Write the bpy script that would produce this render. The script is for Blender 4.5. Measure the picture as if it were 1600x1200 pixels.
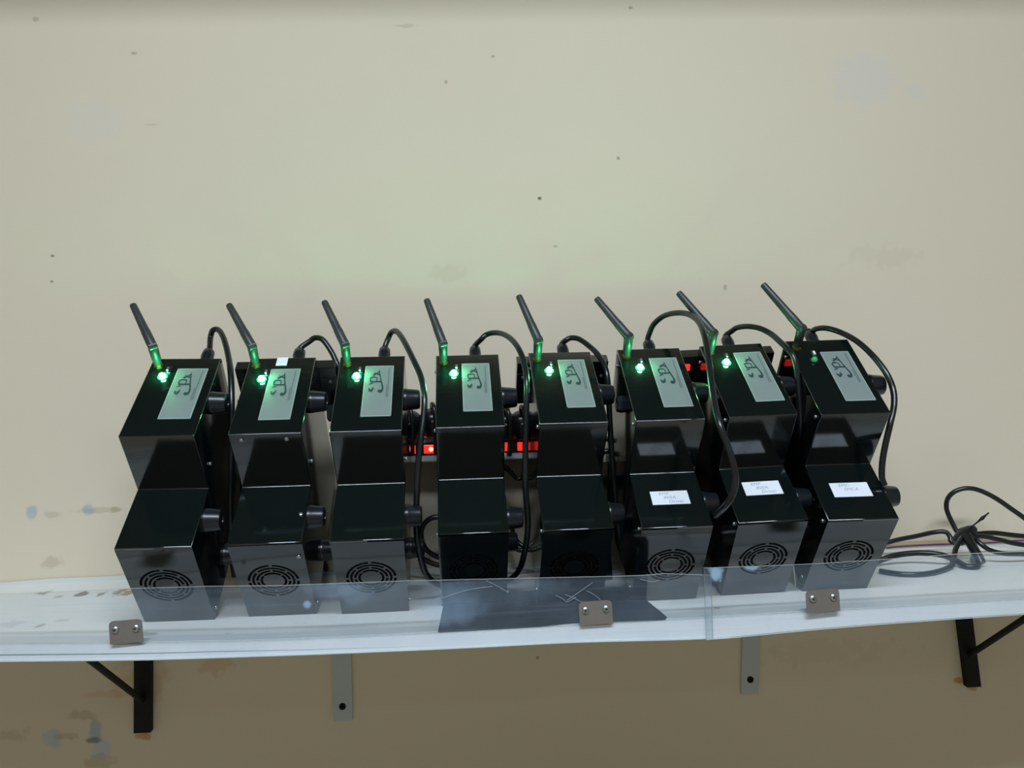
import bpy, bmesh, math, random
from mathutils import Vector, Matrix, Euler
random.seed(7)
for o in list(bpy.data.objects): bpy.data.objects.remove(o)
C = bpy.context.scene.collection
PI = math.pi
# ------------------------------------------------------------------ camera, world, exposure
FPX = 1208.5
CAM = Vector((0, 0, 1.5385))
M = Matrix(((0.99823, -0.03159, 0.05042), (-0.05044, 0.0, 0.99873), (-0.03155, -0.9995, -0.00159)))
cd = bpy.data.cameras.new('camera'); cam = bpy.data.objects.new('camera', cd); C.objects.link(cam)
cd.sensor_fit = 'HORIZONTAL'; cd.sensor_width = 36; cd.lens = FPX / 1600 * 36; cd.clip_start = 0.01
r_, u_, b_ = M @ Vector((1, 0, 0)), M @ Vector((0, -1, 0)), M @ Vector((0, 0, -1))
mw = Matrix.Identity(4)
for i in range(3):
    mw[i][0], mw[i][1], mw[i][2], mw[i][3] = r_[i], u_[i], b_[i], CAM[i]
cam.matrix_world = mw
sc = bpy.context.scene; sc.camera = cam
sc.view_settings.view_transform = 'Standard'; sc.view_settings.look = 'None'
sc.view_settings.gamma = 1; sc.view_settings.use_curve_mapping = False
sc.view_settings.exposure = 0.0
w = bpy.data.worlds.new('world'); sc.world = w; w.use_nodes = True
w.node_tree.nodes['Background'].inputs[0].default_value = (0.5, 0.55, 0.6, 1)
w.node_tree.nodes['Background'].inputs[1].default_value = 0.05
MAIN_W, FAR_W = 108.0, 3.5          # watts of the two ceiling tube lights
LIGHT_COL = (0.82, 0.93, 1.08)
WALL_Y = 1.42

def ray(px, py):
    return M @ Vector(((px - 800) / FPX, (py - 600) / FPX, 1))
def P(px, py, Y):
    r = ray(px, py); return CAM + r * (Y / r.y)
def zs(x):
    t = max(-1.25, min(1.25, (x - 0.05) / 0.52)); return 1.1983 + 0.0055 * t * t
def S(px, py, h=0.0):
    r = ray(px, py); s = (1.2 - CAM.z) / r.z
    for _ in range(4):
        q = CAM + r * s; s = (zs(q.x) + h - CAM.z) / r.z
    return CAM + r * s

# ------------------------------------------------------------------ materials
def srgb(r, g, b):
    f = lambda c: (c / 255 / 12.92) if c / 255 <= 0.04045 else ((c / 255 + 0.055) / 1.055) ** 2.4
    return (f(r), f(g), f(b), 1)
def mat(name, col, rough=0.5, metal=0.0, ior=1.5, bump=0.0, bscale=60, var=0.0, vscale=8, coat=0.0, emit=None, estr=0.0):
    m = bpy.data.materials.new(name); m.use_nodes = True
    nt = m.node_tree; b = nt.nodes['Principled BSDF']
    b.inputs['Base Color'].default_value = (*col[:3], 1); b.inputs['Roughness'].default_value = rough
    b.inputs['Metallic'].default_value = metal; b.inputs['IOR'].default_value = ior
    b.inputs['Coat Weight'].default_value = coat
    if emit:
        b.inputs['Emission Color'].default_value = (*emit[:3], 1); b.inputs['Emission Strength'].default_value = estr
    tc = nt.nodes.new('ShaderNodeTexCoord')
    if var:
        n = nt.nodes.new('ShaderNodeTexNoise'); n.inputs['Scale'].default_value = vscale; n.inputs['Detail'].default_value = 4
        nt.links.new(tc.outputs['Object'], n.inputs['Vector'])
        mx = nt.nodes.new('ShaderNodeMix'); mx.data_type = 'RGBA'
        mx.inputs[6].default_value = (*[c * (1 - var) for c in col[:3]], 1)
        mx.inputs[7].default_value = (*[min(1, c * (1 + var)) for c in col[:3]], 1)
        nt.links.new(n.outputs['Fac'], mx.inputs[0]); nt.links.new(mx.outputs[2], b.inputs['Base Color'])
    if bump:
        n = nt.nodes.new('ShaderNodeTexNoise'); n.inputs['Scale'].default_value = bscale
        nt.links.new(tc.outputs['Object'], n.inputs['Vector'])
        bp = nt.nodes.new('ShaderNodeBump'); bp.inputs['Strength'].default_value = bump; bp.inputs['Distance'].default_value = 0.001
        nt.links.new(n.outputs['Fac'], bp.inputs['Height']); nt.links.new(bp.outputs['Normal'], b.inputs['Normal'])
    return m
def blobs(m, items, base_socket_name='Base Color', nscale=45):
    """stains and marks with a place of their own on a surface, in object coordinates: (x, z|y, rx, rz, strength, ragged, colour)"""
    nt = m.node_tree; b = nt.nodes['Principled BSDF']; inp = b.inputs[base_socket_name]
    tc = nt.nodes.new('ShaderNodeTexCoord')
    n = nt.nodes.new('ShaderNodeTexNoise'); n.inputs['Scale'].default_value = nscale; n.inputs['Detail'].default_value = 5
    nt.links.new(tc.outputs['Object'], n.inputs['Vector'])
    if inp.links: cur = inp.links[0].from_socket
    else:
        rgb = nt.nodes.new('ShaderNodeRGB'); rgb.outputs[0].default_value = inp.default_value; cur = rgb.outputs[0]
    for (x, y, z, rx, ry, rz, st, rg, col) in items:
        a = nt.nodes.new('ShaderNodeVectorMath'); a.operation = 'SUBTRACT'; a.inputs[1].default_value = (x, y, z)
        nt.links.new(tc.outputs['Object'], a.inputs[0])
        d = nt.nodes.new('ShaderNodeVectorMath'); d.operation = 'DIVIDE'; d.inputs[1].default_value = (rx, ry, rz)
        nt.links.new(a.outputs[0], d.inputs[0])
        l = nt.nodes.new('ShaderNodeVectorMath'); l.operation = 'LENGTH'; nt.links.new(d.outputs[0], l.inputs[0])
        ad = nt.nodes.new('ShaderNodeMath'); ad.operation = 'MULTIPLY_ADD'; ad.inputs[1].default_value = rg * 4.4
        nt.links.new(n.outputs['Fac'], ad.inputs[0]); 
        sb = nt.nodes.new('ShaderNodeMath'); sb.operation = 'SUBTRACT'; sb.inputs[1].default_value = rg * 2.2
        nt.links.new(l.outputs['Value'], sb.inputs[0]); nt.links.new(sb.outputs[0], ad.inputs[2])
        mr = nt.nodes.new('ShaderNodeMapRange'); mr.interpolation_type = 'SMOOTHSTEP'
        mr.inputs[1].default_value = 0.55; mr.inputs[2].default_value = 1.15; mr.inputs[3].default_value = st; mr.inputs[4].default_value = 0
        nt.links.new(ad.outputs[0], mr.inputs[0])
        mx = nt.nodes.new('ShaderNodeMix'); mx.data_type = 'RGBA'; mx.inputs[7].default_value = col
        nt.links.new(mr.outputs[0], mx.inputs[0]); nt.links.new(cur, mx.inputs[6]); cur = mx.outputs[2]
    nt.links.new(cur, inp)

WALLC = (0.69, 0.616, 0.468)
m_wall = mat('painted_wall', WALLC, 0.75, bump=0.15, bscale=25, var=0.03, vscale=2.2)
m_wall2 = mat('painted_room_wall', (0.46, 0.38, 0.27), 0.8)
m_ceil = mat('ceiling_paint', (0.36, 0.38, 0.37), 0.9)
m_floor = mat('floor_tile', (0.46, 0.42, 0.34), 0.4, var=0.06)
m_enamel = mat('black_enamel', (0.0026, 0.0064, 0.0064), 0.10, ior=1.85, bump=0.03, bscale=140)
m_cavity = mat('dark_cavity', (0.002, 0.002, 0.002), 0.9)
m_rubber = mat('black_rubber', (0.006, 0.009, 0.012), 0.30, bump=0.05, bscale=300)
m_cable = mat('black_cable', (0.008, 0.011, 0.011), 0.28, bump=0.05, bscale=200)
m_antenna = mat('antenna_plastic', (0.028, 0.034, 0.034), 0.42, bump=0.05, bscale=400)
m_label = mat('silver_label', (0.20, 0.25, 0.23), 0.42, metal=0.0, var=0.04, vscale=90)
m_labrim = mat('label_rim', (0.30, 0.38, 0.34), 0.4)
m_ink = mat('dark_print', (0.015, 0.05, 0.045), 0.5)
m_ink2 = mat('fine_print', (0.06, 0.10, 0.09), 0.5)
m_paper = mat('white_paper', (0.74, 0.80, 0.84), 0.6, var=0.04, vscale=60)
m_pen = mat('pen_ink', (0.30, 0.36, 0.46), 0.6)
m_chrome = mat('bright_screw', (0.45, 0.50, 0.50), 0.38, metal=1.0)
m_brass = mat('brass', (0.55, 0.42, 0.12), 0.3, metal=1.0)
m_clip = mat('clip_steel', (0.30, 0.28, 0.26), 0.55, metal=0.75, bump=0.1, bscale=200, var=0.15, vscale=60)
m_white = mat('white_laminate', (0.78, 0.80, 0.76), 0.45, var=0.03, vscale=14)
m_vinyl = mat('white_vinyl_edging', (0.90, 0.93, 0.94), 0.35, bump=0.25, bscale=30, var=0.03)
m_vinyl2 = mat('grey_vinyl_edging', (0.50, 0.56, 0.56), 0.4, bump=0.2, bscale=30, var=0.05)
m_wood = mat('raw_board', (0.42, 0.33, 0.20), 0.7, var=0.2, vscale=20)
m_black = mat('black_paint', (0.0025, 0.0028, 0.0025), 0.6, ior=1.35)
m_grey = mat('grey_painted_steel', (0.46, 0.52, 0.53), 0.45)
m_hole = mat('hole_black', (0.001, 0.001, 0.001), 1.0)
m_mat = mat('dark_plastic_sheet', (0.012, 0.017, 0.024), 0.3)
m_strip = mat('strip_plastic', (0.55, 0.57, 0.56), 0.4)
m_purple = mat('purple_wire', (0.10, 0.04, 0.12), 0.4)
m_led = mat('green_led', (0.1, 0.8, 0.3), 0.3, emit=(0.10, 1.0, 0.34), estr=400)
m_halo = mat('green_halo', (0.02, 0.35, 0.08), 0.3, emit=(0.01, 1.0, 0.16), estr=1.1)  # ring glow stands in for the green halo around lit LEDs
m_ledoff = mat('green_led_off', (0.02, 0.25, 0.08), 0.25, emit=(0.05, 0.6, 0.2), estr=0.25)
m_red = mat('red_rocker', (0.5, 0.01, 0.01), 0.3, emit=(1.0, 0.03, 0.02), estr=1.1)
m_redhot = mat('red_rocker_lamp', (0.8, 0.1, 0.05), 0.3, emit=(1.0, 0.22, 0.14), estr=3.5)
m_tube = mat('lamp_tube', (0.9, 0.9, 0.9), 0.5, emit=LIGHT_COL, estr=6)
m_acredge = mat('acrylic_edge', (0.50, 0.55, 0.50), 0.35)

def acrylic():
    m = bpy.data.materials.new('clear_acrylic'); m.use_nodes = True; nt = m.node_tree; nt.nodes.clear()
    N = nt.nodes.new; L = nt.links.new
    out = N('ShaderNodeOutputMaterial'); tr = N('ShaderNodeBsdfTransparent'); tr.inputs[0].default_value = (0.985, 0.99, 0.993, 1)
    gl = N('ShaderNodeBsdfGlossy'); gl.inputs['Roughness'].default_value = 0.06
    df = N('ShaderNodeBsdfDiffuse'); df.inputs[0].default_value = (0.42, 0.62, 0.82, 1)
    fr = N('ShaderNodeFresnel'); fr.inputs[0].default_value = 1.49
    geo = N('ShaderNodeNewGeometry'); mi = N('ShaderNodeMapRange'); mi.inputs[3].default_value = 1.49; mi.inputs[4].default_value = 1 / 1.49
    L(geo.outputs['Backfacing'], mi.inputs[0]); L(mi.outputs[0], fr.inputs[0])
    tc = N('ShaderNodeTexCoord')
    # even pale blue tint plus smudges and fine scratches
    n1 = N('ShaderNodeTexNoise'); n1.inputs['Scale'].default_value = 9; n1.inputs['Detail'].default_value = 5; n1.inputs['Roughness'].default_value = 0.62
    L(tc.outputs['Object'], n1.inputs['Vector'])
    mr = N('ShaderNodeMapRange'); mr.inputs[1].default_value = 0.45; mr.inputs[2].default_value = 0.8; mr.inputs[3].default_value = 0.0; mr.inputs[4].default_value = 0.05
    L(n1.outputs['Fac'], mr.inputs[0])
    acc = mr.outputs[0]
    mp = N('ShaderNodeMapping'); mp.inputs['Scale'].default_value = (6, 6, 260); mp.inputs['Rotation'].default_value = (0, 0.12, 0)
    L(tc.outputs['Object'], mp.inputs[0])
    n2 = N('ShaderNodeTexNoise'); n2.inputs['Scale'].default_value = 1.0; n2.inputs['Detail'].default_value = 2
    L(mp.outputs[0], n2.inputs['Vector'])
    m2 = N('ShaderNodeMapRange'); m2.inputs[1].default_value = 0.55; m2.inputs[2].default_value = 0.8; m2.inputs[3].default_value = 0.0; m2.inputs[4].default_value = 0.05
    L(n2.outputs['Fac'], m2.inputs[0])
    a0 = N('ShaderNodeMath'); a0.operation = 'ADD'; L(acc, a0.inputs[0]); L(m2.outputs[0], a0.inputs[1]); acc = a0.outputs[0]
    n3 = N('ShaderNodeTexNoise'); n3.inputs['Scale'].default_value = 38; n3.inputs['Detail'].default_value = 6; L(tc.outputs['Object'], n3.inputs['Vector'])
    for (px, py, rx, rz, st, rg) in [(705, 950, .055, .035, .13, .5), (520, 915, .045, .022, .12, .5), (560, 930, .03, .02, .08, .5), (482, 942, .007, .007, .4, .1),
                                     (1122, 900, .012, .014, .55, 1.1), (1180, 888, .014, .006, .5, 1.0), (790, 925, .10, .03, .035, .6), (1010, 900, .03, .01, .10, .9)]:
        q = P(px, py, 1.045 if px > 600 else 1.06)
        s = N('ShaderNodeVectorMath'); s.operation = 'SUBTRACT'; s.inputs[1].default_value = q; L(tc.outputs['Object'], s.inputs[0])
        d = N('ShaderNodeVectorMath'); d.operation = 'DIVIDE'; d.inputs[1].default_value = (rx, 1, rz); L(s.outputs[0], d.inputs[0])
        l = N('ShaderNodeVectorMath'); l.operation = 'LENGTH'; L(d.outputs[0], l.inputs[0])
        ad = N('ShaderNodeMath'); ad.operation = 'MULTIPLY_ADD'; ad.inputs[1].default_value = 2 * rg; L(n3.outputs['Fac'], ad.inputs[0]); L(l.outputs['Value'], ad.inputs[2])
        k = N('ShaderNodeMapRange'); k.interpolation_type = 'SMOOTHSTEP'; k.inputs[1].default_value = 0.3 + rg; k.inputs[2].default_value = 1.0 + rg; k.inputs[3].default_value = st; k.inputs[4].default_value = 0
        L(ad.outputs[0], k.inputs[0])
        a = N('ShaderNodeMath'); a.operation = 'ADD'; L(acc, a.inputs[0]); L(k.outputs[0], a.inputs[1]); acc = a.outputs[0]
    fin = N('ShaderNodeMath'); fin.operation = 'ADD'; fin.use_clamp = True; fin.inputs[1].default_value = 0.04; L(acc, fin.inputs[0])
    x1 = N('ShaderNodeMixShader'); L(fin.outputs[0], x1.inputs[0]); L(tr.outputs[0], x1.inputs[1]); L(df.outputs[0], x1.inputs[2])
    x2 = N('ShaderNodeMixShader'); L(fr.outputs[0], x2.inputs[0]); L(x1.outputs[0], x2.inputs[1]); L(gl.outputs[0], x2.inputs[2])
    L(x2.outputs[0], out.inputs[0]); return m
m_acr = acrylic()

# ------------------------------------------------------------------ mesh helpers
def obj(name, bm, m, parent=None, smooth=False, kind=None):
    me = bpy.data.meshes.new(name); bm.normal_update(); bm.to_mesh(me); bm.free()
    ms = m if isinstance(m, (list, tuple)) else [m]
    for q in ms: me.materials.append(q)
    if smooth:
        me.polygons.foreach_set('use_smooth', [True] * len(me.polygons))
        try: me.set_sharp_from_angle(angle=math.radians(40))
        except Exception: pass
    o = bpy.data.objects.new(name, me); C.objects.link(o)
    if parent: o.parent = parent
    if kind: o['kind'] = kind
    return o
def tag(o, label, cat, group=None):
    o['label'] = label; o['category'] = cat
    if group: o['group'] = group
    return o
def thing(name, label, cat, loc=(0, 0, 0), rot=(0, 0, 0), group=None):
    o = bpy.data.objects.new(name, None); C.objects.link(o); o.location = loc; o.rotation_euler = rot
    o.empty_display_size = 0.02
    return tag(o, label, cat, group)
def box(bm, x0, x1, y0, y1, z0, z1, bev=0.0, mtx=None):
    b2 = bmesh.new(); bmesh.ops.create_cube(b2, size=1)
    for v in b2.verts:
        v.co = Vector(((x0 + x1) / 2 + v.co.x * (x1 - x0), (y0 + y1) / 2 + v.co.y * (y1 - y0), (z0 + z1) / 2 + v.co.z * (z1 - z0)))
    if bev: bmesh.ops.bevel(b2, geom=b2.edges[:], offset=bev, segments=2, profile=0.5, affect='EDGES')
    join(bm, b2, mtx)
def join(bm, b2, mtx=None):
    mp = {}
    for v in b2.verts: mp[v] = bm.verts.new(mtx @ v.co if mtx else v.co)
    for f in b2.faces:
        try: nf = bm.faces.new([mp[v] for v in f.verts]); nf.material_index = f.material_index
        except ValueError: pass
    b2.free()
def basis(d):
    d = d.normalized(); a = Vector((0, 0, 1)) if abs(d.z) < 0.9 else Vector((1, 0, 0))
    u = d.cross(a).normalized(); return u, d.cross(u).normalized()
def lathe(bm, p0, d, prof, n=24):
    """profile [(t, r)] revolved about the axis p0 + t*d"""
    d = d.normalized(); u, v = basis(d); rings = []
    for t, r in prof:
        c = p0 + d * t
        rings.append([bm.verts.new(c + (u * math.cos(2 * PI * k / n) + v * math.sin(2 * PI * k / n)) * r) for k in range(n)])
    for a, b in zip(rings, rings[1:]):
        for k in range(n): bm.faces.new((a[k], a[(k + 1) % n], b[(k + 1) % n], b[k]))
    bm.faces.new(rings[0][::-1]); bm.faces.new(rings[-1])
    bmesh.ops.recalc_face_normals(bm, faces=bm.faces[:])
def catmull(pts, per=8):
    out = []; n = len(pts)
    for i in range(n - 1):
        p0, p1, p2, p3 = pts[max(0, i - 1)], pts[i], pts[i + 1], pts[min(n - 1, i + 2)]
        for k in range(per):
            t = k / per
            out.append(0.5 * ((2 * p1) + (p2 - p0) * t + (2 * p0 - 5 * p1 + 4 * p2 - p3) * t * t + (3 * p1 - p0 - 3 * p2 + p3) * t ** 3))
    out.append(pts[-1]); return out
def tube(bm, pts, r, n=12, smooth=True, per=8):
    pts = catmull([Vector(p) for p in pts], per) if smooth else [Vector(p) for p in pts]
    rings = []; u = None
    for i, p in enumerate(pts):
        d = (pts[min(i + 1, len(pts) - 1)] - pts[max(i - 1, 0)]).normalized()
        if u is None: u, v = basis(d)
        else:
            u = (u - d * u.dot(d)).normalized(); v = d.cross(u)
        rr = r(i / (len(pts) - 1)) if callable(r) else r
        rings.append([bm.verts.new(p + (u * math.cos(2 * PI * k / n) + v * math.sin(2 * PI * k / n)) * rr) for k in range(n)])
    for a, b in zip(rings, rings[1:]):
        for k in range(n): bm.faces.new((a[k], a[(k + 1) % n], b[(k + 1) % n], b[k]))
    bm.faces.new(rings[0][::-1]); bm.faces.new(rings[-1])
    bmesh.ops.recalc_face_normals(bm, faces=bm.faces[:])
def flat(bm, pts, thick):
    """closed polygon (list of Vector) thickened along its own normal"""
    n = (pts[1] - pts[0]).cross(pts[-1] - pts[0]).normalized()
    a = [bm.verts.new(p) for p in pts]; b = [bm.verts.new(p + n * thick) for p in pts]
    bm.faces.new(a[::-1]); bm.faces.new(b)
    for k in range(len(pts)): bm.faces.new((a[k], a[(k + 1) % len(pts)], b[(k + 1) % len(pts)], b[k]))
def ribbon(bm, pts, wid, O, U, V, N, h):
    """flat ink stroke: pts in 2-D (u, v), width per point"""
    n = len(pts); L = []; R = []
    for i in range(n):
        a = Vector(pts[max(0, i - 1)]); b = Vector(pts[min(n - 1, i + 1)]); d = (b - a)
        d = d.normalized() if d.length else Vector((1, 0)); nn = Vector((-d.y, d.x)); ww = (wid[i] if isinstance(wid, list) else wid) / 2
        c = Vector(pts[i])
        for s, lst in ((1, L), (-1, R)):
            q = c + nn * ww * s; lst.append(bm.verts.new(O + U * q.x + V * q.y + N * h))
    for i in range(n - 1):
        bm.faces.new((L[i], R[i], R[i + 1], L[i + 1]))

# ------------------------------------------------------------------ room
def slab(name, x0, x1, y0, y1, z0, z1, m):
    bm = bmesh.new(); box(bm, x0, x1, y0, y1, z0, z1); return obj(name, bm, m, kind='structure')
RX0, RX1, RY0, RZ = -2.6, 3.0, -3.4, 3.5
slab('wall_back', RX0, RX1, WALL_Y, WALL_Y + 0.12, 0, RZ, m_wall)
slab('wall_left', RX0 - 0.12, RX0, RY0, WALL_Y + 0.12, 0, RZ, m_wall2)
slab('wall_right', RX1, RX1 + 0.12, RY0, WALL_Y + 0.12, 0, RZ, m_wall2)
slab('wall_front', RX0 - 0.12, RX1 + 0.12, RY0 - 0.12, RY0, 0, RZ, m_wall2)
slab('floor', RX0 - 0.12, RX1 + 0.12, RY0 - 0.12, WALL_Y + 0.12, -0.1, 0, m_floor)
slab('ceiling', RX0 - 0.12, RX1 + 0.12, RY0 - 0.12, WALL_Y + 0.12, RZ, RZ + 0.1, m_ceil)
WB = []
def wb(px, py, rx, rz, st, rg, col):
    q = P(px, py, WALL_Y); WB.append((q.x, q.y, q.z, rx * WALL_Y / FPX, 1, rz * WALL_Y / FPX, st, rg, col))
bl, br, rust, dk, lt = srgb(168, 178, 188), srgb(165, 150, 120), srgb(190, 120, 50), srgb(70, 65, 55), srgb(205, 203, 200)
wb(50, 800, 9, 11, .8, .25, bl); wb(138, 796, 11, 9, .85, .25, bl); wb(155, 797, 40, 5, .35, .5, br); wb(180, 796, 8, 5, .55, .5, br)
wb(85, 804, 16, 5, .3, .5, br); wb(80, 877, 17, 11, .45, .6, srgb(178, 158, 135)); wb(84, 1153, 15, 15, .9, .35, srgb(185, 195, 200))
wb(150, 1142, 11, 20, .9, .3, srgb(170, 182, 190)); wb(157, 1170, 17, 18, .9, .4, srgb(195, 200, 210)); wb(146, 1157, 14, 6, .8, .3, srgb(110, 120, 125))
wb(128, 1118, 22, 8, .4, .7, br); wb(105, 1150, 20, 6, .4, .7, br); wb(155, 1190, 25, 12, .35, .7, br); wb(20, 1150, 30, 10, .3, .8, br); wb(180, 1085, 50, 6, .3, .6, srgb(200, 160, 110))
wb(226, 1150, 14, 7, .7, .6, srgb(190, 130, 90)); wb(1497, 1063, 9, 6, .7, .5, rust); wb(1519, 1074, 10, 7, .6, .5, rust); wb(222, 1066, 40, 30, .3, .6, srgb(200, 160, 90))
wb(843, 310, 4, 3.2, .85, .3, dk); wb(1350, 125, 62, 48, .35, .35, lt); wb(1430, 140, 22, 14, .25, .4, lt); wb(150, 190, 50, 40, .2, .4, lt)
wb(82, 400, 3, 2, .6, .3, dk); wb(81, 440, 2.5, 2, .6, .3, dk); wb(635, 40, 20, 3, .35, .6, srgb(160, 150, 125)); wb(210, 83, 5, 3, .35, .4, dk)
wb(966, 247, 2.5, 3, .5, .3, dk); wb(697, 128, 2.5, 3, .4, .3, dk); wb(985, 12, 4, 3, .45, .3, dk); wb(235, 195, 12, 2, .3, .4, br)
wb(1133, 449, 3, 5, .35, .3, dk); wb(700, 428, 30, 16, .12, .5, br); wb(840, 1028, 3, 3, .5, .2, dk); wb(770, 88, 3, 2, .4, .3, dk)
wb(340, 1040, 30, 14, .25, .7, rust); wb(1290, 1020, 120, 20, .12, .7, br); wb(56, 30, 6, 4, .3, .4, dk); wb(868, 385, 4, 2, .3, .3, dk); wb(1385, 400, 60, 20, .10, .6, br)
blobs(m_wall, WB)

# ceiling tube lights (out of the frame, they light the room)
def ceiling_light(x, y, watts, ln, wd, label):
    t = thing('ceiling_light', label, 'lamp', (x, y, RZ))
    bm = bmesh.new(); box(bm, -ln / 2 - .03, ln / 2 + .03, -0.04, 0.04, -0.06, 0.0, 0.004); obj('lamp_housing', bm, m_strip, t)
    bm = bmesh.new(); lathe(bm, Vector((-ln / 2, 0, -0.078)), Vector((1, 0, 0)), [(0, .014), (ln, .014)], 16); obj('tube', bm, m_tube, t, True)
    ld = bpy.data.lights.new('tube_glow', 'AREA'); ld.shape = 'RECTANGLE'; ld.size = ln; ld.size_y = wd; ld.energy = watts; ld.color = LIGHT_COL
    lo = bpy.data.objects.new('tube_glow', ld); C.objects.link(lo); lo.parent = t; lo.location = (0, 0, -0.10)
    return t
ceiling_light(0.05, -0.75, MAIN_W, 2.0, 0.35, 'long white tube ceiling light nearest the shelf wall')
ceiling_light(0.4, -2.6, FAR_W, 1.2, 0.10, 'white tube ceiling light at the far end of the room')

bm = bmesh.new(); box(bm, -1.9, 2.1, WALL_Y - .80, WALL_Y - .001, 2.68, 2.71, .003)  # unseen overhang added to shade the upper wall and darken top-face reflections
tag(obj('shade_overhang', bm, mat('overhang_dark', (0.10, 0.08, 0.06), 0.6)), 'unseen deep dark overhang added above the frame to shade the top of the wall', 'shelf')
# ------------------------------------------------------------------ shelf
TOPF = [(0, 1008), (200, 1006.5), (440, 1001.5), (680, 990), (900, 977.8), (1041, 970), (1262, 957), (1380, 951), (1600, 938)]
BOTF = [(0, 1032), (240, 1029.5), (480, 1021.5), (640, 1015), (780, 1008.5), (880, 1002.5), (1115, 997), (1220, 985.5), (1380, 972), (1600, 957)]
def lin(tab, x):
    if x <= tab[0][0]: (a, b), (c, d) = tab[0], tab[1]
    elif x >= tab[-1][0]: (a, b), (c, d) = tab[-2], tab[-1]
    else:
        for (a, b), (c, d) in zip(tab, tab[1:]):
            if a <= x <= c: break
    return b + (d - b) * (x - a) / (c - a)
EDGE = []       # x, y_front, z_top, z_bottom
for k in range(0, 76):
    px = -600 + k * 37
    a = S(px, lin(TOPF, px)); b = P(px, lin(BOTF, px), a.y); EDGE.append((a.x, a.y, a.z, b.z))
for _ in range(2):   # gentle smoothing of the read-off curve
    EDGE = [EDGE[0]] + [(b[0], (a[1] + 2 * b[1] + c[1]) / 4, b[2], (a[3] + 2 * b[3] + c[3]) / 4) for a, b, c in zip(EDGE, EDGE[1:], EDGE[2:])] + [EDGE[-1]]
def edge_at(x):
    for a, b in zip(EDGE, EDGE[1:]):
        if x <= b[0]: break
    t = (x - a[0]) / (b[0] - a[0]); return [a[i] + (b[i] - a[i]) * t for i in range(4)]
def strip_mesh(rows, m_idx=None):
    """rows: list of closed cross-sections (lists of Vector) swept along the shelf"""
    bm = bmesh.new(); R = [[bm.verts.new(p) for p in r] for r in rows]; n = len(rows[0])
    for a, b in zip(R, R[1:]):
        for k in range(n):
            f = bm.faces.new((a[k], a[(k + 1) % n], b[(k + 1) % n], b[k]))
            if m_idx: f.material_index = m_idx[k]
    for cap in (R[0], R[-1][::-1]):
        f = bm.faces.new(cap)
        if m_idx: f.material_index = m_idx[0]
    bmesh.ops.recalc_face_normals(bm, faces=bm.faces[:]); return bm
V = Vector
shelf = thing('wall_shelf', 'long white laminated shelf board carried on brackets along the cream wall', 'shelf', (0.05, WALL_Y, 1.18))
def at_shelf(bm): bmesh.ops.translate(bm, verts=bm.verts[:], vec=-shelf.location); return bm
SB = []
def sbm(px, py, rx, ry, st, rg, col):
    q = S(px, py) - shelf.location; SB.append((q.x, q.y, q.z, rx, ry, 1, st, rg, col))
dkk, brn = srgb(110, 105, 95), srgb(165, 130, 75)
sbm(66, 927, .010, .016, .7, .7, dkk); sbm(90, 933, .008, .01, .5, .6, dkk); sbm(127, 929, .011, .02, .8, .7, srgb(90, 80, 65)); sbm(160, 928, .006, .015, .7, .6, dkk)
sbm(187, 925, .012, .022, .9, .8, brn); sbm(198, 927, .012, .018, .9, .8, brn); sbm(62, 978, .009, .009, .55, .5, dkk); sbm(95, 970, .01, .006, .3, .6, dkk)
sbm(270, 922, .02, .025, .5, .9, brn); sbm(18, 975, .02, .02, .2, .7, dkk); sbm(355, 991, .004, .005, .8, .3, dkk); sbm(672, 985, .006, .006, .4, .4, dkk)
sbm(1195, 963, .004, .006, .8, .3, srgb(80, 85, 90)); sbm(1120, 950, .005, .006, .5, .4, dkk); sbm(228, 992, .014, .012, .5, .8, srgb(120, 120, 115)); sbm(1080, 940, .03, .02, .15, .7, dkk)
m_top = m_white.copy(); m_top.name = 'shelf_top_laminate'; blobs(m_top, SB, nscale=70)
rows = [[V((x, yf, zt)), V((x, WALL_Y, zt + .0015)), V((x, WALL_Y, zt - .018)), V((x, yf, min(zb + .004, zt - .012)))] for x, yf, zt, zb in EDGE]
rows = [[V((x, yf, zs(x))), r[1], r[2], r[3]] for (x, yf, zt, zb), r in zip(EDGE, rows)]
for r in rows: r[1].z = r[0].z + 0.0005
obj('board', at_shelf(strip_mesh(rows)), m_top, shelf)
# vinyl edging: a wide band, then two thin folded strips that appear towards the left
def edging(name, f0, f1, off, th, m, x0=-9, x1=9):
    rws = []
    for x, yf, zt, zb in EDGE:
        if not (x0 <= x <= x1): continue
        H = zt - zb; za = zt - H * f0(x); zc = zt - H * f1(x)
        wv = 0.00015 * math.sin(x * 23) + 0.0001 * math.sin(x * 51 + 1)
        rws.append([V((x, yf - off - wv, za)), V((x, yf - off - th - wv, za)), V((x, yf - off - th - wv, zc)), V((x, yf - off - wv, zc))])
    return obj(name, at_shelf(strip_mesh(rws)), m, shelf)
lf = lambda x: max(0.0, min(1.0, (0.25 - x) / 0.6))
edging('edging_band', lambda x: -0.02, lambda x: 1.0 - 0.46 * lf(x), .0030, .0012, m_vinyl)
edging('edging_fold', lambda x: 0.50 - .1 * (1 - lf(x)), lambda x: 1.0 - .16 * lf(x), .0018, .0010, m_vinyl2)
edging('edging_strip', lambda x: 0.66 + .04 * math.sin(x * 6) + .25 * (1 - lf(x)), lambda x: 1.0, .0026, .0016, m_vinyl, -9, 0.30)
edging('edging_lip', lambda x: 0.90, lambda x: 1.04, .0036, .0010, m_vinyl, -9, 0.36)
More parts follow.
